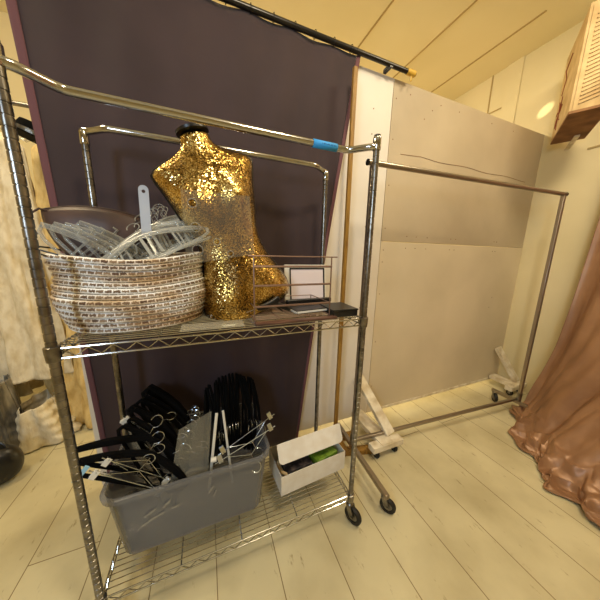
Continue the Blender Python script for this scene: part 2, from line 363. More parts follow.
# ------------------------------------------------------------ wheels
def caster(parent, loc, R, ang, m_f=chrome_dull, hub=chrome):
    """swivel caster whose wheel touches z=0; loc = stem top"""
    x, y, z = loc; e = empty('caster', (x, y, 0)); e.parent = parent
    Q = Matrix.Rotation(ang, 4, 'Z'); wx = .022 if R > .03 else .014
    MB().lathe([(.6*R, -.011), (.93*R, -.011), (R, -.006), (R, .006), (.93*R, .011), (.6*R, .011), (.6*R, .007), (.0*R+.004, .007)], (wx, 0, R), 28, Matrix.Rotation(PI/2, 3, 'X')).xf(Q).build('wheel', rubber, e)
    MB().lathe([(.55*R, -.008), (.6*R, -.004), (.6*R, .004), (.55*R, .008)], (wx, 0, R), 20, Matrix.Rotation(PI/2, 3, 'X')).xf(Q).build('hub', m_f, e)
    f = MB()
    for s in (-1, 1):
        f.add([(-.016, s*.014, 2*R+.008), (.016, s*.014, 2*R+.008), (wx+.012, s*.015, R-.01), (wx-.012, s*.015, R-.01),
               (-.016, s*.017, 2*R+.008), (.016, s*.017, 2*R+.008), (wx+.012, s*.018, R-.01), (wx-.012, s*.018, R-.01)],
              [(0, 1, 2, 3), (4, 7, 6, 5), (0, 4, 5, 1), (1, 5, 6, 2), (2, 6, 7, 3), (3, 7, 4, 0)])
        f.lathe([(.007, -.003), (.007, .003)], (wx, s*.018, R), 8, Matrix.Rotation(PI/2, 3, 'X'))
    f.lathe([(.019, 0), (.019, .008), (.012, .014), (.009, z-2*R-.006)], (0, 0, 2*R+.005), 16)
    f.xf(Q).build('fork', m_f, e); return e

# ------------------------------------------------------------ wire shelving rack
RW, RD, ZT = 1.06, .4275, 1.854
rack = tag(empty('wire_shelving', (0, 0, 0)), 'chrome wire shelving rack on casters holding the basket, torso and tote', 'shelf rack')
def post_mb(x, y, z0=.13, z1=ZT):
    pr = [(.0125, z0)]; z = z0+.02
    while z < z1-.03:
        pr += [(.0125, z-.0022), (.0108, z-.001), (.0108, z+.001), (.0125, z+.0022)]; z += .0254
    pr += [(.0125, z1)]
    return MB().lathe(pr, (x, y, 0), 14)
for x in (0, RW):
    for y in (0, RD):
        p = post_mb(x, y).build('post', chrome_dull, rack)
        MB().lathe([(.014, .0), (.0155, .003), (.0155, .045), (.014, .048)], (x, y, ZT-.055), 16).build('post_cap', chrome, p)
        caster(rack, (x, y, .13), .048, random.uniform(-1.2, .2) if (x, y) != (RW, 0) else -1.15)
def shelf(z, xs):
    e = MB(); t = .0032; a = .006
    # frame: two wires all round plus zigzag truss
    for zz in (z, z-.030):
        e.tube([(a, 0, zz), (RW-a, 0, zz)], t, 8); e.tube([(a, RD, zz), (RW-a, RD, zz)], t, 8)
        e.tube([(0, a, zz), (0, RD-a, zz)], t, 8); e.tube([(RW, a, zz), (RW, RD-a, zz)], t, 8)
    fr = e.build('shelf_frame', chrome, sh := empty('shelf', (0, 0, 0))); sh.parent = rack
    zz = MB(); n = 34
    for y in (0, RD): zz.tube([(.02+(RW-.04)*i/n, y, z-.003-(.024 if i % 2 else 0)) for i in range(n+1)], .0022, 6)
    for x in (0, RW): zz.tube([(x, .02+(RD-.04)*i/14, z-.003-(.024 if i % 2 else 0)) for i in range(15)], .0022, 6)
    zz.build('truss', chrome, sh)
    w = MB()
    for i in range(1, 20): w.tube([(.0, RD*i/20, z+.004), (RW, RD*i/20, z+.004)], .0019, 6)
    for x in xs: w.tube([(x, 0, z-.001), (x, RD, z-.001)], .003, 8)
    w.build('wire_deck', chrome, sh)
    for x in (0, RW):
        for y in (0, RD): MB().lathe([(.0135, -.038), (.017, -.036), (.019, .006), (.0165, .008)], (x, y, z), 16).build('collar', chrome_dull, sh)
ZM, ZB = 1.118, .158
shelf(ZM, (.26, .53, .80)); shelf(ZB, (.26, .50, .76))
def hangbar(y0, sgn, z):
    # bar sits inside the posts and bends back to each post top
    h = (.078 if sgn > 0 else .05)*sgn; pts = []
    pts += [(0, y0, z)]
    for k in range(1, 9):
        t = k/8; pts.append((.10*t, y0+h*(3*t*t-2*t**3), z+.004*t))
    for k in range(8, -1, -1):
        t = k/8; pts.append((RW-.10*t, y0+h*(3*t*t-2*t**3), z+.004*t))
    o = MB().tube(pts, .0125, 16).build('hang_bar', chrome, rack); return o
hb = hangbar(0, 1, ZT-.043); hangbar(RD, -1, ZT-.006)
tp = MB(); hx0, hx1 = .82, .925
tp.tube([(hx0, .078, ZT-.039), (hx1, .078, ZT-.039)], .0142, 16, cap=False)
tpo = tp.build('blue_tape', bluetape, hb, solid=.0006); tpo['label'] = 'strip of blue painter tape with pen marks'
ik = MB()
for k in range(9):
    x = hx0+.035+k*.0075; h = random.uniform(.003, .008)
    ik.span((x, .0625, ZT-.039-h/2), (x+.0016, .0635, ZT-.039+h/2))
    if k % 2: ik.span((x, .0625, ZT-.039), (x+.006, .0755, ZT-.0375))
ik.build('pen_marks', ink, tpo, smooth=False)

# ------------------------------------------------------------ garment rack
GA = -.0636; gM = Matrix.Translation((1.2895, .3183, 0)) @ Matrix.Rotation(GA, 4, 'Z')
gr = tag(empty('garment_rack', M=gM), 'empty single rail metal garment rack standing before the cream partition', 'garment rack')
GW, GT = 1.7212, 1.891
def bx(name, a, b_, s, m): # square tube
    a = Vector(a); b_ = Vector(b_); d = (b_-a).normalized(); u_ = Vector((0, 0, 1)) if abs(d.z) < .9 else Vector((0, 1, 0))
    x = d.cross(u_).normalized(); y = x.cross(d); vs = []
    for p in (a, b_): vs += [p+x*i*s/2+y*j*s/2 for i, j in ((-1, -1), (1, -1), (1, 1), (-1, 1))]
    return MB().add(vs, [(0, 1, 2, 3), (4, 7, 6, 5), (0, 4, 5, 1), (1, 5, 6, 2), (2, 6, 7, 3), (3, 7, 4, 0)]).build(name, m, gr, bevel=.003)
tr = MB().tube([(-.03, 0, GT), (GW+.02, 0, GT)], .0145, 16).build('top_rail', steel_pipe, gr)
for x in (-.032, GW+.022): MB().lathe([(.016, -.004), (.017, 0), (.016, .004)], (x, 0, GT), 14, Matrix.Rotation(PI/2, 3, 'Y')).build('end_cap', blackmetal, gr)
for x in (0, GW):
    bx('upright', (x, 0, .11), (x, 0, GT-.013), .025, steel_pipe)
    MB().tube([(x, 0, .125), (x, 0, .20)], .019, 12).build('socket', chrome_dull, gr)
    bx('base_bar', (x, -.37, .105), (x, .22, .105), .028, steel_pipe)
bx('bottom_rail', (.0, .02, .128), (GW, .02, .128), .022, steel_pipe)
for x in (0, GW):
    for y in (-.345, .195):
        caster(gr, (x, y, .10), .043, -.9 if y < 0 else -2.2)

# ------------------------------------------------------------ basket
bk = tag(empty('woven_basket', (.165, .245, ZM+.006)), 'soft oval basket coiled from brown rush and white lashing on the middle shelf', 'basket')
rows = 13; n = 120; prof = []
H = .262
for i in range(rows):
    t = i/(rows-1); a = .212+.018*math.sin(min(1, t*1.35)*PI)*(1 if t < .5 else .6)+.02*t-.02*max(0, math.sin((t-.55)*9))*(.4 if t > .45 else 0)
    prof.append((a, a*.80, .014+t*(H-.02)))
vs = []; fs = []; uvs = []
ring = []
for i, (a, b2, z) in enumerate(prof):
    for k in range(6):
        an = -PI/2+PI*(k+.5)/6; ring.append((a+.0115*math.cos(an), b2+.0115*math.cos(an), z+.0105*math.sin(an), i+(k+.5)/6))
for k, (a, b2, z, vv) in enumerate(reversed([(a-.012, b2-.012, z, i+.5) for i, (a, b2, z) in enumerate(prof)])): ring.append((a, b2, z, vv))
ring.append((.01, .008, .012, 0))
def wob(an, z): return 1+.018*math.sin(3*an+1+z*9)+.01*math.sin(5*an-z*20)
for (a, b2, z, vv) in ring:
    for j in range(n+1):
        an = 2*PI*j/n; sg = -.02*math.cos(2*an)*(z/H)**2*1.0
        sag = -.028*(z/H)*math.exp(-((an-4.9)/.8)**2)
        vs.append((a*math.cos(an)*wob(an, z), b2*math.sin(an)*wob(an, z), z+sag+(.010*math.cos(an+.4))*(z/H)))
        uvs.append((j/n*100, vv))
for i in range(len(ring)-1):
    for j in range(n): fs.append((i*(n+1)+j, i*(n+1)+j+1, (i+1)*(n+1)+j+1, (i+1)*(n+1)+j))
mb = MB(); mb.add(vs, fs); bo = mb.build('basket_body', basketm, bk)
ul = bo.data.uv_layers.new(name='UVMap')
for lp in bo.data.loops: ul.data[lp.index].uv = uvs[lp.vertex_index]
# wire handles
for sx in (-1,):
    MB().tube([(-.20, -.12, .25), (-.235, -.10, .262), (-.27, -.06, .275), (-.28, 0, .28), (-.26, .05, .275), (-.22, .06, .262)], .0028, 8).build('handle', blackmetal, bk)
    MB().tube([(-.22, -.13, .262), (-.19, -.165, .268), (-.15, -.17, .255)], .0025, 8).build('handle', blackmetal, bk)

# ------------------------------------------------------------ hangers
def hook_pts(z0, r=.021, up_=.035):
    return [(0, 0, z0-.01), (0, 0, z0+up_)]+[Vector((0, 0, z0+up_+r))+Vector((r*math.sin(a), 0, -r*math.cos(a))) for a in [PI*1.0*0+i*PI/10 for i in range(1, 16)]]
def make_hanger(name, body_m, hook_m, rad, flatness, M, label, cat='hanger', group=None, thick_end=1.0, notch=False, hookr=.0016):
    e = empty(name, M=M); tag(e, label, cat, group)
    sh_ = []
    for i in range(-12, 13):
        t = i/12; x = .215*t; z = .075*(1-abs(t)**1.35)-.012*abs(t)**3
        sh_.append(Vector((x, .012*abs(t)**2, z)))
    Yv = Vector((0, 1, 0))
    b_ = MB(); b_.tube(sh_, [rad*(1+.35*math.sin(abs(i)/12*PI)) for i in range(-12, 13)], 8, flat=(Yv, flatness))
    bar = [(-.212, .012, -.012), (-.205, .012, -.035), (-.18, .01, -.045), (.18, .01, -.045), (.205, .012, -.035), (.212, .012, -.012)]
    b_.tube(bar, rad*.72, 7, flat=(Yv, flatness))
    if notch:
        for s in (-1, 1): b_.tube([(s*.13, .003, .045), (s*.135, .003, .062), (s*.15, .003, .058)], rad*.5, 6)
        b_.tube([(0, 0, .07), (0, 0, -.045)], rad*.7, 6, flat=(Yv, flatness))
        for s in (-.5, .5): b_.tube([(s*.2, .004, .055), (s*.2, .008, -.045)], rad*.45, 6, flat=(Yv, flatness))
    b_.build('hanger_body', body_m, e)
    MB().tube(hook_pts(.078), hookr, 6).build('hook', hook_m, e)
    return e
gv = 'black velvet hangers standing on end in the tote'
right = None
LBR = 'black velvet hanger on end in the packed row at the right of the tote'
for i in range(17):
    t = i/16; x = .375+.0165*i; ztop = .01+.07*math.sin(t*PI*.95)
    M = frame((x, .385+random.uniform(-.008, .008), .44+ztop), (.04+random.uniform(-.03, .03), .10, 1), (.05+random.uniform(-.25, .25), -.85, .45))
    if right is None: right = make_hanger('velvet_hanger', velvet, steel, .0105, .62, M, LBR, 'hanger', gv+' at its right end')
    else:
        q = dup(right, M)
        if i == 16: q['label'] = 'black velvet hanger at the right end of the packed row in the tote'
right['label'] = 'black velvet hanger at the left end of the packed row, beside the clear sheet'
LBL = 'black velvet hanger on end in the tangled bunch at the left of the tote'
left = None
for i in range(11):
    t = i/10
    M = frame((.16+.05*t+random.uniform(-.02, .02), .17+.30*t, .50+random.uniform(-.01, .03)+.03*math.sin(t*PI)), (-.34+random.uniform(-.06, .06), .12, .9), (.9, -.25+random.uniform(-.2, .2), .30))
    if left is None: left = make_hanger('velvet_hanger', velvet, steel, .0105, .62, M, LBL, 'hanger', gv+' at its left end')
    else:
        q = dup(left, M)
        if i == 10: q['label'] = 'black velvet hanger nearest the curtain in the left bunch of the tote'
left['label'] = 'black velvet hanger nearest the front rim in the left bunch of the tote'
for q in S.objects:
    if q.name.startswith('velvet_hanger.') and q.get('group') == gv+' at its left end' and 'nearest the curtain' not in q['label']: q['label'] = LBL
d = dup(left, frame((.11, .165, .555), (.84, -.04, -.46), (.38, .1, .92))@Matrix.Diagonal((1, 1.5, 1.25, 1)), 'upper of two black velvet hangers arching over the left rim of the tote')
del d['group']
d = dup(left, frame((.115, .13, .52), (.82, -.04, -.5), (.40, .05, .9))@Matrix.Diagonal((1, 1.5, 1.2, 1)), 'lower of two black velvet hangers arching over the left rim of the tote')
del d['group']
MB()
# clip hangers
def clip_hanger(M, label, clip_m, tagm=None, group=None):
    e = empty('clip_hanger', M=M); tag(e, label, 'hanger', group)
    MB().tube([(-.15, 0, 0), (.15, 0, 0)], .0022, 8).tube([(-.10, 0, 0), (0, 0, .05), (.10, 0, 0)], .0016, 6).build('bar', steel, e)
    MB().tube(hook_pts(.05), .0018, 6).build('hook', steel, e)
    for s in (-1, 1):
        c = MB().box((s*.125, -.004, -.008), (.02, .003, .034)).box((s*.125, .004, -.008), (.02, .003, .034)).build('clip', clip_m, e, smooth=False, bevel=.001)
        MB().tube(arc((s*.125, 0, .004), .006, 0, 2*PI, 10, (0, 1, 0), (0, 0, 1)), .0012, 5).build('spring', steel, c)
    if tagm: MB().box((-.165, -.008, -.012), (.016, .003, .07)).build('size_strip', tagm, e, smooth=False, bevel=.001)['label'] = 'pale blue plastic strip'
    return e
clip_hanger(frame((.10, .10, .52), (.72, .02, -.62), (.6, 0, .75)), 'chrome clip hanger with pale blue strip leaning over the left tote rim', white_plastic, paleblue)
clip_hanger(frame((.125, .135, .53), (.70, .04, -.66), (.6, 0, .75)), 'chrome clip hanger with white clips just behind the blue strip one', white_plastic)
clip_hanger(frame((.14, .26, .60), (.5, .2, -.8), (.6, 0, .5)), 'chrome clip hanger with white clip poking from the left black hangers', white_plastic)
clip_hanger(frame((.56, .165, .545), (.80, .12, .32), (.3, -.3, -.8)), 'upper chrome clip hanger lying across the right end of the tote', steel)
clip_hanger(frame((.55, .135, .515), (.82, .10, .25), (.3, -.5, -.7)), 'lower chrome clip hanger lying across the right end of the tote', steel)
# wire hangers (bare)
wh = None
for i in range(6):
    M = frame((.13+.018*i, .155+.022*i, .40+.01*(i % 3)), (.62-.06*i, .05, -.78), (.8, -.1, .5))
    if wh is None:
        wh = empty('wire_hanger', M=M); tag(wh, 'bare thin wire hanger slanting down inside the left of the tote', 'hanger', 'wire hangers inside the tote')
        MB().tube([(-.20, 0, 0), (0, 0, .09), (.20, 0, 0)], .0014, 6, closed=True).build('frame', steel, wh)
        MB().tube(hook_pts(.09), .0014, 6).build('hook', steel, wh)
    else: dup(wh, M)
# tall clear plastic pieces in the tote middle
st = tag(empty('plastic_strip', (.40, .145, .33)), 'narrow white plastic strip standing in the middle of the tote', 'plastic strip')
MB().box((0, 0, .18), (.012, .006, .39), Matrix.Rotation(.13, 3, 'Y')).build('strip', white_plastic, st, bevel=.002)
MB().lathe([(.011, -.012), (.011, .012)], (.002, -.02, .16), 14, Matrix.Rotation(PI/2, 3, 'Y')).build('end_knob', white_plastic, st)
tag(MB().box((.466, .16, .50), (.010, .006, .40), Matrix.Rotation(-.07, 3, 'Y')).build('plastic_strip', white_plastic, bevel=.002), 'second white plastic strip, right of the one with the round knob', 'plastic strip')
tag(MB().add([(.20, .14, .30), (.365, .14, .30), (.405, .135, .725), (.275, .135, .67), (.20, .142, .30), (.365, .142, .30), (.405, .137, .725), (.275, .137, .67)],
   [(0, 1, 2, 3), (4, 7, 6, 5), (0, 4, 5, 1), (1, 5, 6, 2), (2, 6, 7, 3), (3, 7, 4, 0)]).build('plastic_sheet', acryl, smooth=False), 'clear plastic sheet standing upright in the middle of the tote', 'plastic sheet')

# ------------------------------------------------------------ tote
def rrect(cx, cy, w, d, r, n=6):
    pts = []
    for (sx, sy, a0) in ((1, 1, 0), (-1, 1, PI/2), (-1, -1, PI), (1, -1, 3*PI/2)):
        for k in range(n+1):
            a = a0+PI/2*k/n; pts.append((cx+sx*(w/2-r)+r*math.cos(a), cy+sy*(d/2-r)+r*math.sin(a)))
    return pts
def loft(rings):
    mb = MB(); vs = []; fs = []; n = len(rings[0][0])
    for pts, z in rings: vs += [(x, y, z) for x, y in pts]
    for i in range(len(rings)-1):
        for j in range(n): fs.append((i*n+j, i*n+(j+1) % n, (i+1)*n+(j+1) % n, (i+1)*n+j))
    fs.append(tuple(range(n))[::-1]); fs.append(tuple((len(rings)-1)*n+j for j in range(n))); return mb.add(vs, fs)
tt = tag(empty('storage_tote', (.325, .29, ZB+.007)), 'large frosted plastic tote full of hangers on the bottom shelf', 'tote')
w0, d0, w1, d1, h = .56, .36, .655, .43, .315
R_ = [(rrect(0, 0, w0, d0, .05), 0), (rrect(0, 0, w0+.02, d0+.02, .055), .006)]
for k in range(1, 8):
    t = k/8; R_.append((rrect(0, 0, w0+.02+(w1-w0-.04)*t, d0+.02+(d1-d0-.04)*t, .055), .006+(h-.03)*t))
R_ += [(rrect(0, 0, w1-.02, d1-.02, .055), h-.022), (rrect(0, 0, w1+.008, d1+.008, .065), h-.02), (rrect(0, 0, w1+.012, d1+.012, .066), h-.002), (rrect(0, 0, w1+.006, d1+.006, .064), h),
       (rrect(0, 0, w1-.018, d1-.018, .055), h), (rrect(0, 0, w1-.026, d1-.026, .053), h-.02), (rrect(0, 0, w0+.008, d0+.008, .05), .012), (rrect(0, 0, w0-.03, d0-.03, .04), .008)]
loft(R_).build('tote_body', totem, tt)
# scuffed label remains, front face
for (x, z, a, l) in ((-.17, .20, .5, .05), (-.15, .17, .3, .06), (-.11, .22, .7, .035), (-.19, .15, .4, .04), (-.08, .19, .2, .03), (.06, .22, .9, .04), (.075, .19, 1.2, .035)):
    MB().box((x, -(d0/2+.005+(d1-d0)/2*z/h), z), (l, .0012, .008), Matrix.Rotation(-a, 3, 'Y')).build('tape_residue', acryl, tt, smooth=False)

# ------------------------------------------------------------ white box with lid
wb = tag(empty('cardboard_box', M=Matrix.Translation((.715, .115, ZB+.007)) @ Matrix.Rotation(.07, 4, 'Z')), 'white cardboard box with open tuck lid on the bottom shelf beside the tote', 'box')
bw, bd, bh, th = .395, .20, .115, .003
MB().span((0, 0, 0), (bw, bd, th)).span((0, 0, th), (bw, th, bh)).span((0, bd-th, th), (bw, bd, bh)).span((0, th, th), (th, bd-th, bh)).span((bw-th, th, th), (bw, bd-th, bh)).build('box_body', whitecard, wb, smooth=False)
# lid: hinged at the back, raised; front tuck flap folds down
zl = bh; yb = bd; yl, zl2 = .072, bh+.130
lid = MB().add([(0, yb, zl), (bw, yb, zl), (bw, yl, zl2), (0, yl, zl2), (0, yb, zl+th), (bw, yb, zl+th), (bw, yl, zl2+th), (0, yl, zl2+th)],
   [(0, 1, 2, 3), (4, 7, 6, 5), (0, 4, 5, 1), (1, 5, 6, 2), (2, 6, 7, 3), (3, 7, 4, 0)]).build('lid', whitecard, wb, smooth=False)
fl = []; c_ = .018
prof2 = [(0, 0), (bw, 0), (bw, .078), (bw-c_*.3, .091), (bw-c_, .098), (c_, .098), (c_*.3, .091), (0, .078)]
for o_ in (0, .003):
    for x, t in prof2: fl.append((x, yl-.055*t/.12-o_, zl2+th-.105*t/.12))
k = len(prof2)
MB().add(fl, [tuple(range(k)), tuple(range(k, 2*k))[::-1]]+[(i, (i+1) % k, k+(i+1) % k, k+i) for i in range(k)]).build('tuck_flap', whitecard, lid, smooth=False)
M0 = wb.matrix_world.copy()
o = MB().box((0, 0, 0), (.15, .09, .05)).build('snack_pack', green, smooth=False, bevel=.006); o.matrix_world = M0 @ Matrix.Translation((.285, .065, .082)) @ Matrix.Rotation(.15, 4, 'Z'); tag(o, 'green packet in the right half of the white box', 'packet')
o = MB().box((0, 0, 0), (.15, .11, .045)).build('dark_packet', darkpack, smooth=False, bevel=.006); o.matrix_world = M0 @ Matrix.Translation((.12, .075, .075)) @ Matrix.Rotation(-.12, 4, 'X'); tag(o, 'dark printed packet in the left half of the white box', 'packet')
tag(MB().tube([M0 @ Vector(p) for p in arc((.075, .08, .095), .06, PI*.75, PI*1.55, 14, (1, 0, 0), (0, .9, .2))], .009, 8).build('paper_roll', cardboard), 'curled tan paper strip at the left end inside the white box', 'paper')

# ------------------------------------------------------------ sequin torso
TO = Vector((.60, .235, 1.165)); TA = math.radians(17)
tM = Matrix.Translation(TO) @ Matrix.Rotation(-TA, 4, 'Y')
# local x=u (shoulder dir), z = spine; rotate so spine leans to -X
tor = []
secs = [(-.045, .085, .065, -.085), (-.035, .135, .095, -.05), (-.012, .180, .115, -.004), (.02, .198, .122, 0), (.06, .196, .124, 0), (.10, .184, .118, 0), (.15, .162, .104, 0), (.20, .140, .092, 0),
        (.25, .127, .085, 0), (.29, .124, .085, 0), (.33, .128, .089, 0), (.37, .138, .095, 0), (.41, .149, .099, 0), (.45, .158, .100, 0), (.49, .167, .097, 0), (.53, .178, .090, 0),
        (.560, .188, .080, 0), (.582, .192, .070, 0), (.598, .175, .062, 0), (.612, .142, .056, 0), (.626, .108, .052, 0), (.640, .078, .049, 0), (.654, .062, .048, 0), (.670, .054, .047, 0), (.700, .058, .048, 0)]
n = 64; vs = []; fs = []
for v_, hw, hd, ox in secs:
    for j in range(n):
        a = 2*PI*j/n; c, s_ = math.cos(a), math.sin(a)
        x = ox+hw*math.copysign(abs(c)**.9, c); y = hd*math.copysign(abs(s_)**.9, s_)*(.85 if s_ > 0 else 1)
        if s_ < 0:
            for bx_ in (-.075, .075):
                y -= .045*math.exp(-((x-bx_)/.045)**2-((v_-.44)/.05)**2)
            y -= .012*math.exp(-(x/.09)**2-((v_-.14)/.07)**2)
            y += .010*math.exp(-(x/.02)**2-((v_-.03)/.09)**2)
        z = v_
        if .50 < v_ < .64: z -= 0
        if v_ < 0: z -= .012*math.cos(2*PI*x/.2)*.0
        vs.append((x, y, z))
for i in range(len(secs)-1):
    for j in range(n): fs.append((i*n+j, i*n+(j+1) % n, (i+1)*n+(j+1) % n, (i+1)*n+j))
fs += [tuple(range(n))[::-1], tuple((len(secs)-1)*n+j for j in range(n))]
te = tag(empty('mannequin_torso', M=tM), 'tilted female torso form covered in gold sequins on the middle shelf', 'mannequin')
MB().add(vs, fs).build('torso_body', seq, te, sub=1)
MB().lathe([(.052, .697), (.060, .699), (.060, .708), (.052, .710)], (0, 0, 0), 28).build('neck_trim', blackmetal, te)
for s in (-1, 1):
    pts = []
    for v_, hw, hd, ox in secs[2:21]: pts.append((s*(hw+.001), .006, v_))
    MB().tube(pts, .0085, 8, flat=(Vector((1, 0, 0)), .6)).build('side_seam', blackmetal, te)['label'] = 'black side seam trim'

# ------------------------------------------------------------ things on the middle shelf
ZS = ZM+.006
# acrylic plates
pe = holed([(-.115, -.02), (.118, .02), (.105, .225), (-.118, .222)], [(-.085, .182, .012), (-.080, .105, .013), (-.078, .03, .015), (-.015, .06, .009), (.03, .02, .008)], .003, 'acrylic_plate', acryl)
pe.matrix_world = Matrix.Translation((.47, .055, 1.372)) @ Matrix.Rotation(.05, 4, 'Z') @ Matrix.Rotation(-.06, 4, 'X')
for hx, hz, hr_ in [(-.085, .182, .012), (-.080, .105, .013), (-.078, .03, .015), (-.015, .06, .009), (.03, .02, .008)]: MB().tube([(hx+(hr_+.002)*math.cos(PI*k/9), -.002, hz+(hr_+.002)*math.sin(PI*k/9)) for k in range(18)], .0018, 6, closed=True).build('hole_rim', clear, pe)
tag(pe, 'clear acrylic plate with punched holes leaning before the sequin torso', 'plate')
sp = tag(empty('acrylic_tray', (.43, .035, ZS)), 'flat clear acrylic plate with pale script lying on the shelf front', 'plate')
MB().box((0, .035, .002), (.22, .085, .003)).build('plate', acryl, sp, smooth=False)
si = MB(); x = .03
pts = [(x+.0022*i, .018+.0065*math.sin(i*1.45)*(1.4 if i in (0, 1, 2, 9) else 1), .0042) for i in range(24)]
si.tube(pts, .0011, 5); si.tube([(x+.004, .008, .0042), (x+.045, .007, .0042)], .0008, 5); si.build('script', whiteink, sp)
# clear strip standing out of basket
cs = holed([(-.016, 0), (.016, 0), (.016, .17)]+[(.016*math.cos(a), .17+.016*math.sin(a)) for a in [PI*k/10 for k in range(1, 10)]]+[(-.016, .17)], [(0, .165, .006)], .004, 'plastic_strap', milky)
cs.matrix_world = Matrix.Translation((.218, .21, 1.44)) @ Matrix.Rotation(.02, 4, 'Y'); tag(cs, 'pale round-ended plastic strap standing up out of the basket', 'plastic strap')
# brown bag
bg = tag(empty('leather_bag', M=Matrix.Translation((.055, .285, 1.385)) @ Matrix.Rotation(.06, 4, 'Y')), 'dark brown leather bag tucked behind the hangers in the basket', 'bag')
def bagf(u, v):
    a = -1.0+2*u; w = .165*math.sin(PI*(.12+.88*v)/2)**.6
    x = a*w; z = -.06+.22*v-.03*a*a*v; th_ = .035*(1-abs(a)**2.5)**.5*(math.sin(PI*min(1, v*.95+.05))**.5 if v < .98 else .2)
    return x, th_, z
bgm = MB()
bgm.grid(lambda u, v: Vector((bagf(u, v)[0], -bagf(u, v)[1], bagf(u, v)[2])), 28, 16).grid(lambda u, v: Vector((bagf(u, v)[0], bagf(u, v)[1], bagf(u, v)[2])), 28, 16)
bgm.build('bag_body', leather, bg, solid=.002)
MB().tube([(-.165+.33*i/20, -.002, .163-.03*(i/10-1)**2) for i in range(21)], .003, 6).build('piping', leather, bg)
MB().tube([(-.13, 0, .13), (-.165, -.01, .135), (-.19, -.02, .11), (-.19, -.02, .07), (-.17, -.02, .05)], .0035, 8).build('strap', leather, bg)
# clear hangers in basket
ch = None
LC = 'clear plastic hanger heaped in the right of the basket'
for i in range(11):
    t = i/10
    M = frame((.235+.008*i+random.uniform(-.01, .01), .125+.024*i, 1.395+.009*i+random.uniform(-.004, .014)), (.88, .1+random.uniform(-.15, .15), .36+.14*random.random()), (-.4, .75+random.uniform(-.3, .2), .75))
    if ch is None: ch = make_hanger('clear_hanger', clear, clear, .0085, .55, M, LC, 'hanger', 'clear plastic hangers heaped in the basket', notch=True)
    else:
        q = dup(ch, M)
        if i == 10: q['label'] = 'clear plastic hanger at the back of the heap in the basket, nearest the curtain'
for i in range(5):
    M = frame((.085+.022*i, .17+.02*i, 1.315+.003*i), (-.62+random.uniform(-.05, .05), .12, .78), (.78, -.3+.12*i, .62))
    q = dup(ch, M, 'clear plastic hanger standing on end in the left of the basket'); q['group'] = 'clear hangers at the left of the basket'
    if i == 0: q['label'] = 'clear plastic hanger at the far left of the basket'
ch['label'] = 'clear plastic hanger at the front of the heap in the basket'
# wire organiser
wo = tag(empty('wire_organizer', (.58, .045, ZS)), 'bronze wire desk organiser with four front rails on the middle shelf', 'organiser')
ow, od, oh = .328, .20, .262
for x in (.0, ow):
    MB().tube([(x, 0, .0), (x, 0, oh)], .0030, 8).build('front_leg', bronze_wire, wo)
    MB().tube([(x, od, .0), (x, od, .07)], .0022, 8).build('rear_leg', bronze_wire, wo)
for z, r, x0, x1 in ((oh, .0026, -.02, .025), (.223, .0045, 0, .0), (.150, .0042, 0, 0), (.068, .0045, 0, 0)):
    MB().tube([(x0, -.003, z), (ow+x1, -.003, z)], r, 8).build('rail', bronze_wire, wo)
bs = MB()
for k in range(9): bs.tube([(0, .01+k*.022, .014), (ow, .01+k*.022, .014)], .0018, 6)
for x in (.1, .24): bs.tube([(x, 0, .012), (x, od, .012)], .0022, 6)
for x in (0, ow): bs.tube([(x, 0, .014), (x, od, .014)], .0025, 6); bs.tube([(x, 0, .068), (x, od, .068)], .0022, 6)
bs.tube([(0, od, .068), (ow, od, .068)], .0022, 6)
bs.build('base_grid', bronze_wire, wo)
tag(MB().box((.755, .025, ZS+.006), (.35, .032, .010)).build('wood_offcut', brownwood, smooth=False, bevel=.002), 'thin brown wooden slat lying along the shelf edge before the organiser', 'slat')
# picture frame
pf = tag(empty('picture_frame', M=Matrix.Translation((.905, .30, ZS+.028)) @ Matrix.Rotation(-.12, 4, 'X')), 'white faced picture with thin black border standing behind the organiser', 'picture frame')
MB().box((0, 0, .095), (.235, .012, .19)).build('white_mount', white_plastic, pf, smooth=False, bevel=.002)
MB().box((.008, -.0075, .09), (.185, .002, .155)).build('picture', glass_white, pf, smooth=False)
fb = MB().box((.008, -.009, .170), (.197, .005, .007)).box((-.0885, -.009, .09), (.006, .005, .155)).box((.1045, -.009, .09), (.007, .005, .165)).build('black_border', blackmetal, pf, smooth=False)
# black folders and boxes
fo = tag(empty('black_case', M=Matrix.Translation((.86, .19, ZS+.016)) @ Matrix.Rotation(.12, 4, 'Z')), 'flat black case with white edging lying inside the wire organiser', 'case')
MB().box((0, 0, .008), (.21, .20, .014)).build('case_body', plastic_black, fo, smooth=False, bevel=.003)
MB().box((0, -.101, .008), (.205, .003, .008)).box((-.106, -.02, .008), (.003, .16, .008)).build('white_edge', white_plastic, fo, smooth=False)['label'] = 'white edge'
tag(MB().box((.895, .235, ZS+.040), (.25, .025, .022), Matrix.Rotation(.05, 3, 'Z')).build('black_tube_case', plastic_black, bevel=.004), 'slim black bar lying across the back of the flat black case', 'case')
bb = tag(empty('black_box', M=Matrix.Translation((.985, .105, ZS)) @ Matrix.Rotation(-.03, 4, 'Z')), 'small flat black box at the right end of the middle shelf', 'box')
MB().box((0, 0, .014), (.125, .15, .026)).build('box_body', plastic_black, bb, smooth=False, bevel=.003)
MB().box((0, 0, .0315), (.13, .155, .007)).build('lid', plastic_black, bb, smooth=False, bevel=.002)
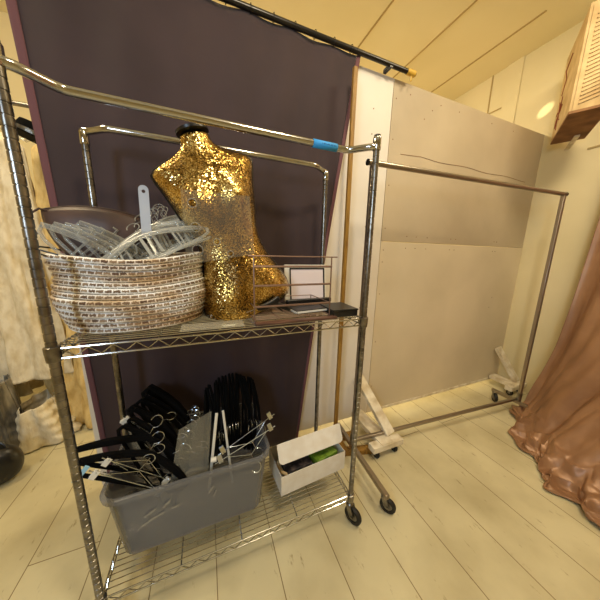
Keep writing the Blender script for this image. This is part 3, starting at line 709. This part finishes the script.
# tagging gun
tg = tag(empty('tagging_gun', M=Matrix.Translation((.655, .105, ZS+.018)) @ Matrix.Rotation(.15, 4, 'Z')), 'black price tagging gun lying in the wire organiser below the torso', 'tool')
MB().tube([(-.06, 0, .03), (-.02, 0, .035), (.02, 0, .05), (.045, 0, .075)], [.010, .016, .019, .012], 12, flat=(Vector((0, 1, 0)), .7)).build('gun_body', plastic_black, tg, sub=1)
MB().tube([(.02, 0, .05), (.05, 0, .035), (.085, .0, .018), (.10, 0, .012)], [.012, .011, .012, .010], 12, flat=(Vector((0, 1, 0)), .8)).build('grip', plastic_black, tg, sub=1)
MB().tube([(.035, 0, .03), (.05, .0, .018), (.06, 0, .010)], .004, 8).build('trigger', plastic_black, tg)
MB().tube([(-.06, 0, .03), (-.10, 0, .02)], .0016, 6).build('needle', chrome, tg)

# ------------------------------------------------------------ bronze satin drape on the right
def path(pts, t):
    k = len(pts)-1; x = min(max(t, 0), .9999)*k; i = int(x); f = x-i
    g = lambda q: Vector(pts[min(max(q, 0), k)])
    a, b_, c, d_ = g(i-1), g(i), g(i+1), g(i+2)
    return .5*((2*b_)+(c-a)*f+(2*a-5*b_+4*c-d_)*f*f+(3*b_-a-3*c+d_)*f**3)
topl = [(3.34, .07, 2.35), (3.38, -.45, 2.38), (3.36, -.9, 2.38), (3.32, -1.4, 2.36)]
midl = [(3.19, .09, .95), (3.02, -.30, .95), (2.9, -.75, .95), (2.85, -1.2, .95)]
lowl = [(3.08, .17, .26), (2.82, -.12, .28), (2.66, -.50, .28), (2.6, -1.05, .28)]
flr = [(2.98, .22, .02), (2.62, -.08, .03), (2.46, -.46, .03), (2.36, -1.0, .03)]
out = [(2.86, .15, .012), (2.47, -.18, .012), (2.29, -.50, .012), (2.2, -1.0, .012)]
def drape(u, v):
    col = [path(c, u) for c in (topl, midl, lowl, flr, out)]
    p = path(col, v)
    nrm = Vector((-.8, .55, 0)).normalized()
    n1 = noise.noise(Vector((u*7, v*1.3, 1.1))); n2 = noise.noise(Vector((u*17+v*3, v*3.5, 4.2))); n3 = noise.noise(Vector((u*30-v*9, v*11, 7.7)))
    w = max(0, (v-.52)/.48)
    f = .10*n1*(.25+v)+.05*n2*(.3+v)+.014*n3*(.25+1.2*w)
    if w > 0:
        rid = 1-abs(noise.noise(Vector((u*11+v*8, v*7-u*6, 2.5))))*2.2
        p.z += max(0, rid)*.06*math.sin(min(1, w)*PI)*(.4+.6*w)+.03*max(0, n3)*w
    p += nrm*f
    p.z = max(p.z, .006+.004*abs(n3)); p.x = min(p.x, 3.47)
    return p
dr = tag(empty('satin_drape', (3.2, -.4, 0)), 'bronze brown satin drape hanging at the right and pooling on the floor', 'curtain')
MB().grid(lambda u, v: drape(u, v)-Vector((3.2, -.4, 0)), 220, 160).build('cloth', satin, dr, solid=.003)
MB().tube([drape(u/80, 1)-Vector((3.2, -.4, -.004)) for u in range(81)], .007, 6).build('hem', satin, dr)
MB().tube([(.18, .45, 2.39), (.17, -1.2, 2.39)], .012, 10).build('top_batten', woody, dr)
# loose roll of the same satin beside the rack foot
def rollf(u, v):
    a = 2*PI*v; r = (.035+.012*math.sin(5*a+u*7))*math.sin(PI*(.12+.76*u))**.6
    return Vector((2.86+.20*u+.0*math.cos(a), .10+.10*math.sin(u*2)+r*1.3*math.cos(a), .004+max(0, .03+r*math.sin(a))))
tag(MB().grid(rollf, 30, 28).build('satin_fold', satin), 'small rolled satin fold lying by the garment rack wheel', 'cloth')

# ------------------------------------------------------------ carton on the high shelf
cz = 2.40; A = Vector((3.28, .48)); B = Vector((2.81, .20)); ang = math.atan2(B.y-A.y, B.x-A.x)
Mc = Matrix.Translation((A.x, A.y, cz)) @ Matrix.Rotation(ang, 4, 'Z')
ws = tag(empty('wall_shelf', M=Mc), 'stained brown board bracketed high on the right wall under the carton', 'shelf')
MB().span((0, 0, -.018), (.56, .20, 0)).build('board', kraft_dark, ws, smooth=False, bevel=.002)
MB().span((-.3, .12, -.03), (.12, .15, -.0185)).build('bracket_arm', foot_paint, ws, smooth=False)
ct = tag(empty('carton', M=Mc @ Matrix.Translation((0, 0, .001))), 'tan cardboard carton with ribbed end panel high on the right wall shelf', 'carton')
MB().span((0, 0, 0), (.55, .19, .62)).build('carton_body', cardboard, ct, smooth=False, bevel=.003)
rb = MB()
for k in range(22): rb.box((.553, .085, .05+k*.024), (.006, .09, .007), Matrix.Rotation(.25, 3, 'X'))
rb.build('ribbed_panel', cardboard, ct, smooth=False)
MB().span((.552, .015, 0), (.556, .035, .6)).span((.552, .145, 0), (.556, .175, .6)).build('tape_edge', cardboard, ct, smooth=False)
fm = MB()
redink = mat('red_brown_ink', (140, 70, 42), .7)
for k in range(7):
    a = k*.9; fm.tube([(.14, -.002, .16), (.14+.05*math.cos(a), -.003, .16+.07*math.sin(a)), (.14+.09*math.cos(a+.3), -.002, .16+.12*math.sin(a+.3))], .003, 5)
fm.tube([(.12, -.003, .30), (.2, -.003, .38), (.1, -.003, .48), (.25, -.003, .52)], .003, 5)
fm.build('printed_mark', redink, ct)

# ------------------------------------------------------------ left background: dresses
rl = tag(empty('clothes_rail', (-.3, 1.42, 0)), 'metal clothes rail holding the lace dresses at the left', 'clothes rail')
MB().tube([(-1.9, 0, 2.30), (.15, 0, 2.30)], .014, 12).build('rail', chrome_dull, rl)
for x in (-1.88, .13):
    MB().tube([(x, 0, .02), (x, 0, 2.30)], .014, 12).build('upright', chrome_dull, rl)
    MB().span((x-.02, -.25, 0), (x+.02, .25, .03)).build('foot', chrome_dull, rl, smooth=False)
def dress(x, y, ztop, zbot, wtop, wbot, dep, m, label, seedv, ruff=.0, lean=0):
    e = tag(empty('lace_dress', (x, y, zbot)), label, 'dress', None)
    def f(u, v):
        a = 2*PI*u; z = ztop-(ztop-zbot)*v-zbot
        w = wtop+(wbot-wtop)*v**1.3; d_ = dep*(.5+.5*v)
        k = 1+(.08+.10*v)*math.sin(a*9+seedv+2*math.sin(v*5))+.03*math.sin(a*23+v*7)
        if ruff: k += ruff*math.sin(v*46+2*math.sin(a*5+seedv))*(v**.7)
        if v < .04: k *= .35+v*16
        return Vector((w*k*math.cos(a)+lean*v, d_*k*math.sin(a), z+ (.015*math.sin(a*9+seedv) if v > .95 else 0)*(z > .03)))
    MB().grid(f, 150, 110).build('skirt', m, e, solid=.002)
    h = MB().tube([(-.16, 0, ztop-zbot-.03), (0, 0, ztop-zbot+.05), (.16, 0, ztop-zbot-.03)], .008, 8).tube([Vector((0, 0, ztop-zbot+.05))]+[Vector((0, 0, 2.30-zbot))+Vector((0, .021*math.cos(t_), .021*math.sin(t_))) for t_ in [(-PI/2)+i*PI/8 for i in range(12)]], .002, 6)
    h.build('hanger', clear, e); return e
dress(-.80, 1.42, 2.12, .47, .13, .22, .14, lace_w, 'ivory lace dress hanging at the far left behind the rack post', 1, ruff=.02)
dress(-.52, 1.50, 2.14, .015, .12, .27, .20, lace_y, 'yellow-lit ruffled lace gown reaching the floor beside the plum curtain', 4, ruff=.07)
dress(-1.12, 1.50, 2.12, .30, .13, .22, .16, lace_w, 'white lace dress at the photo left edge, left of the ivory one', 7, ruff=.03)
def drp(u, v):
    a = 2*PI*u; w = .07+.13*v
    return Vector((w*math.cos(a)*(1+.12*math.sin(a*8+2*v)+.07*math.sin(v*30)), .15*math.sin(a)*(1+.12*math.sin(a*7+1)), .30*(1-v)+.012))
o = tag(MB().grid(drp, 110, 50).build('petticoat', lace_w, solid=.002), 'crumpled ivory petticoat heaped on the floor under the dresses', 'petticoat'); o.location = (-.78, 1.30, 0)
# dark hat on the rail behind the post
ha = tag(empty('hat', M=Matrix.Translation((-.52, 1.24, 2.05)) @ Matrix.Rotation(.35, 4, 'Y')), 'black brimmed hat hung in front of the lace gown behind the rack post', 'hat')
MB().lathe([(.02, .085), (.07, .08), (.08, .05), (.082, .01), (.13, .0), (.15, .004), (.15, 0), (.13, -.004), (.08, 0)], (0, 0, 0), 32).build('hat_body', velvet, ha)
MB().lathe([(.0835, .012), (.085, .02), (.084, .035), (.082, .036)], (0, 0, 0), 32).build('hat_band', greyfoil, ha)
MB().tube([(0, 0, .08), (-.02, .06, .16), (-.08, .19, .24)], .003, 6).build('hang_cord', clear, ha)
# grey garment bags
for (x, y, w, hh, lbl) in ((-1.12, 1.16, .13, .62, 'shiny grey garment bag slumped at the far left behind the black bag'), (-.93, 1.22, .10, .52, 'second shiny grey garment bag, right of the taller slumped one')):
    o = tag(MB().grid(lambda u, v: Vector((w*(.55+.5*v)*math.cos(2*PI*u)*(1+.16*math.sin(12*PI*u+2*v)), .11*math.sin(2*PI*u)*(1+.16*math.sin(14*PI*u)), hh*(1-v)**.9+.008)), 96, 30).build('garment_bag', greyfoil, solid=.002), lbl, 'garment bag'); o.location = (x, y, 0)
# black bag at left edge
hb_ = tag(empty('handbag', (-.83, .93, 0)), 'black glossy handbag on the floor at the left edge of the photo', 'bag')
def hbf(u, v):
    a = 2*PI*u; t = v*PI; r = math.sin(t)**.6
    return Vector((.13*r*math.cos(a), .09*r*math.sin(a)*(1+.1*math.sin(3*a)), .118-.112*math.cos(t)))
MB().grid(hbf, 40, 20).build('bag_body', plastic_black, hb_)
MB().tube(arc((0, 0, .19), .08, 0, PI, 16, (1, 0, 0), (0, .2, 1)), .007, 8).build('handle', plastic_black, hb_)
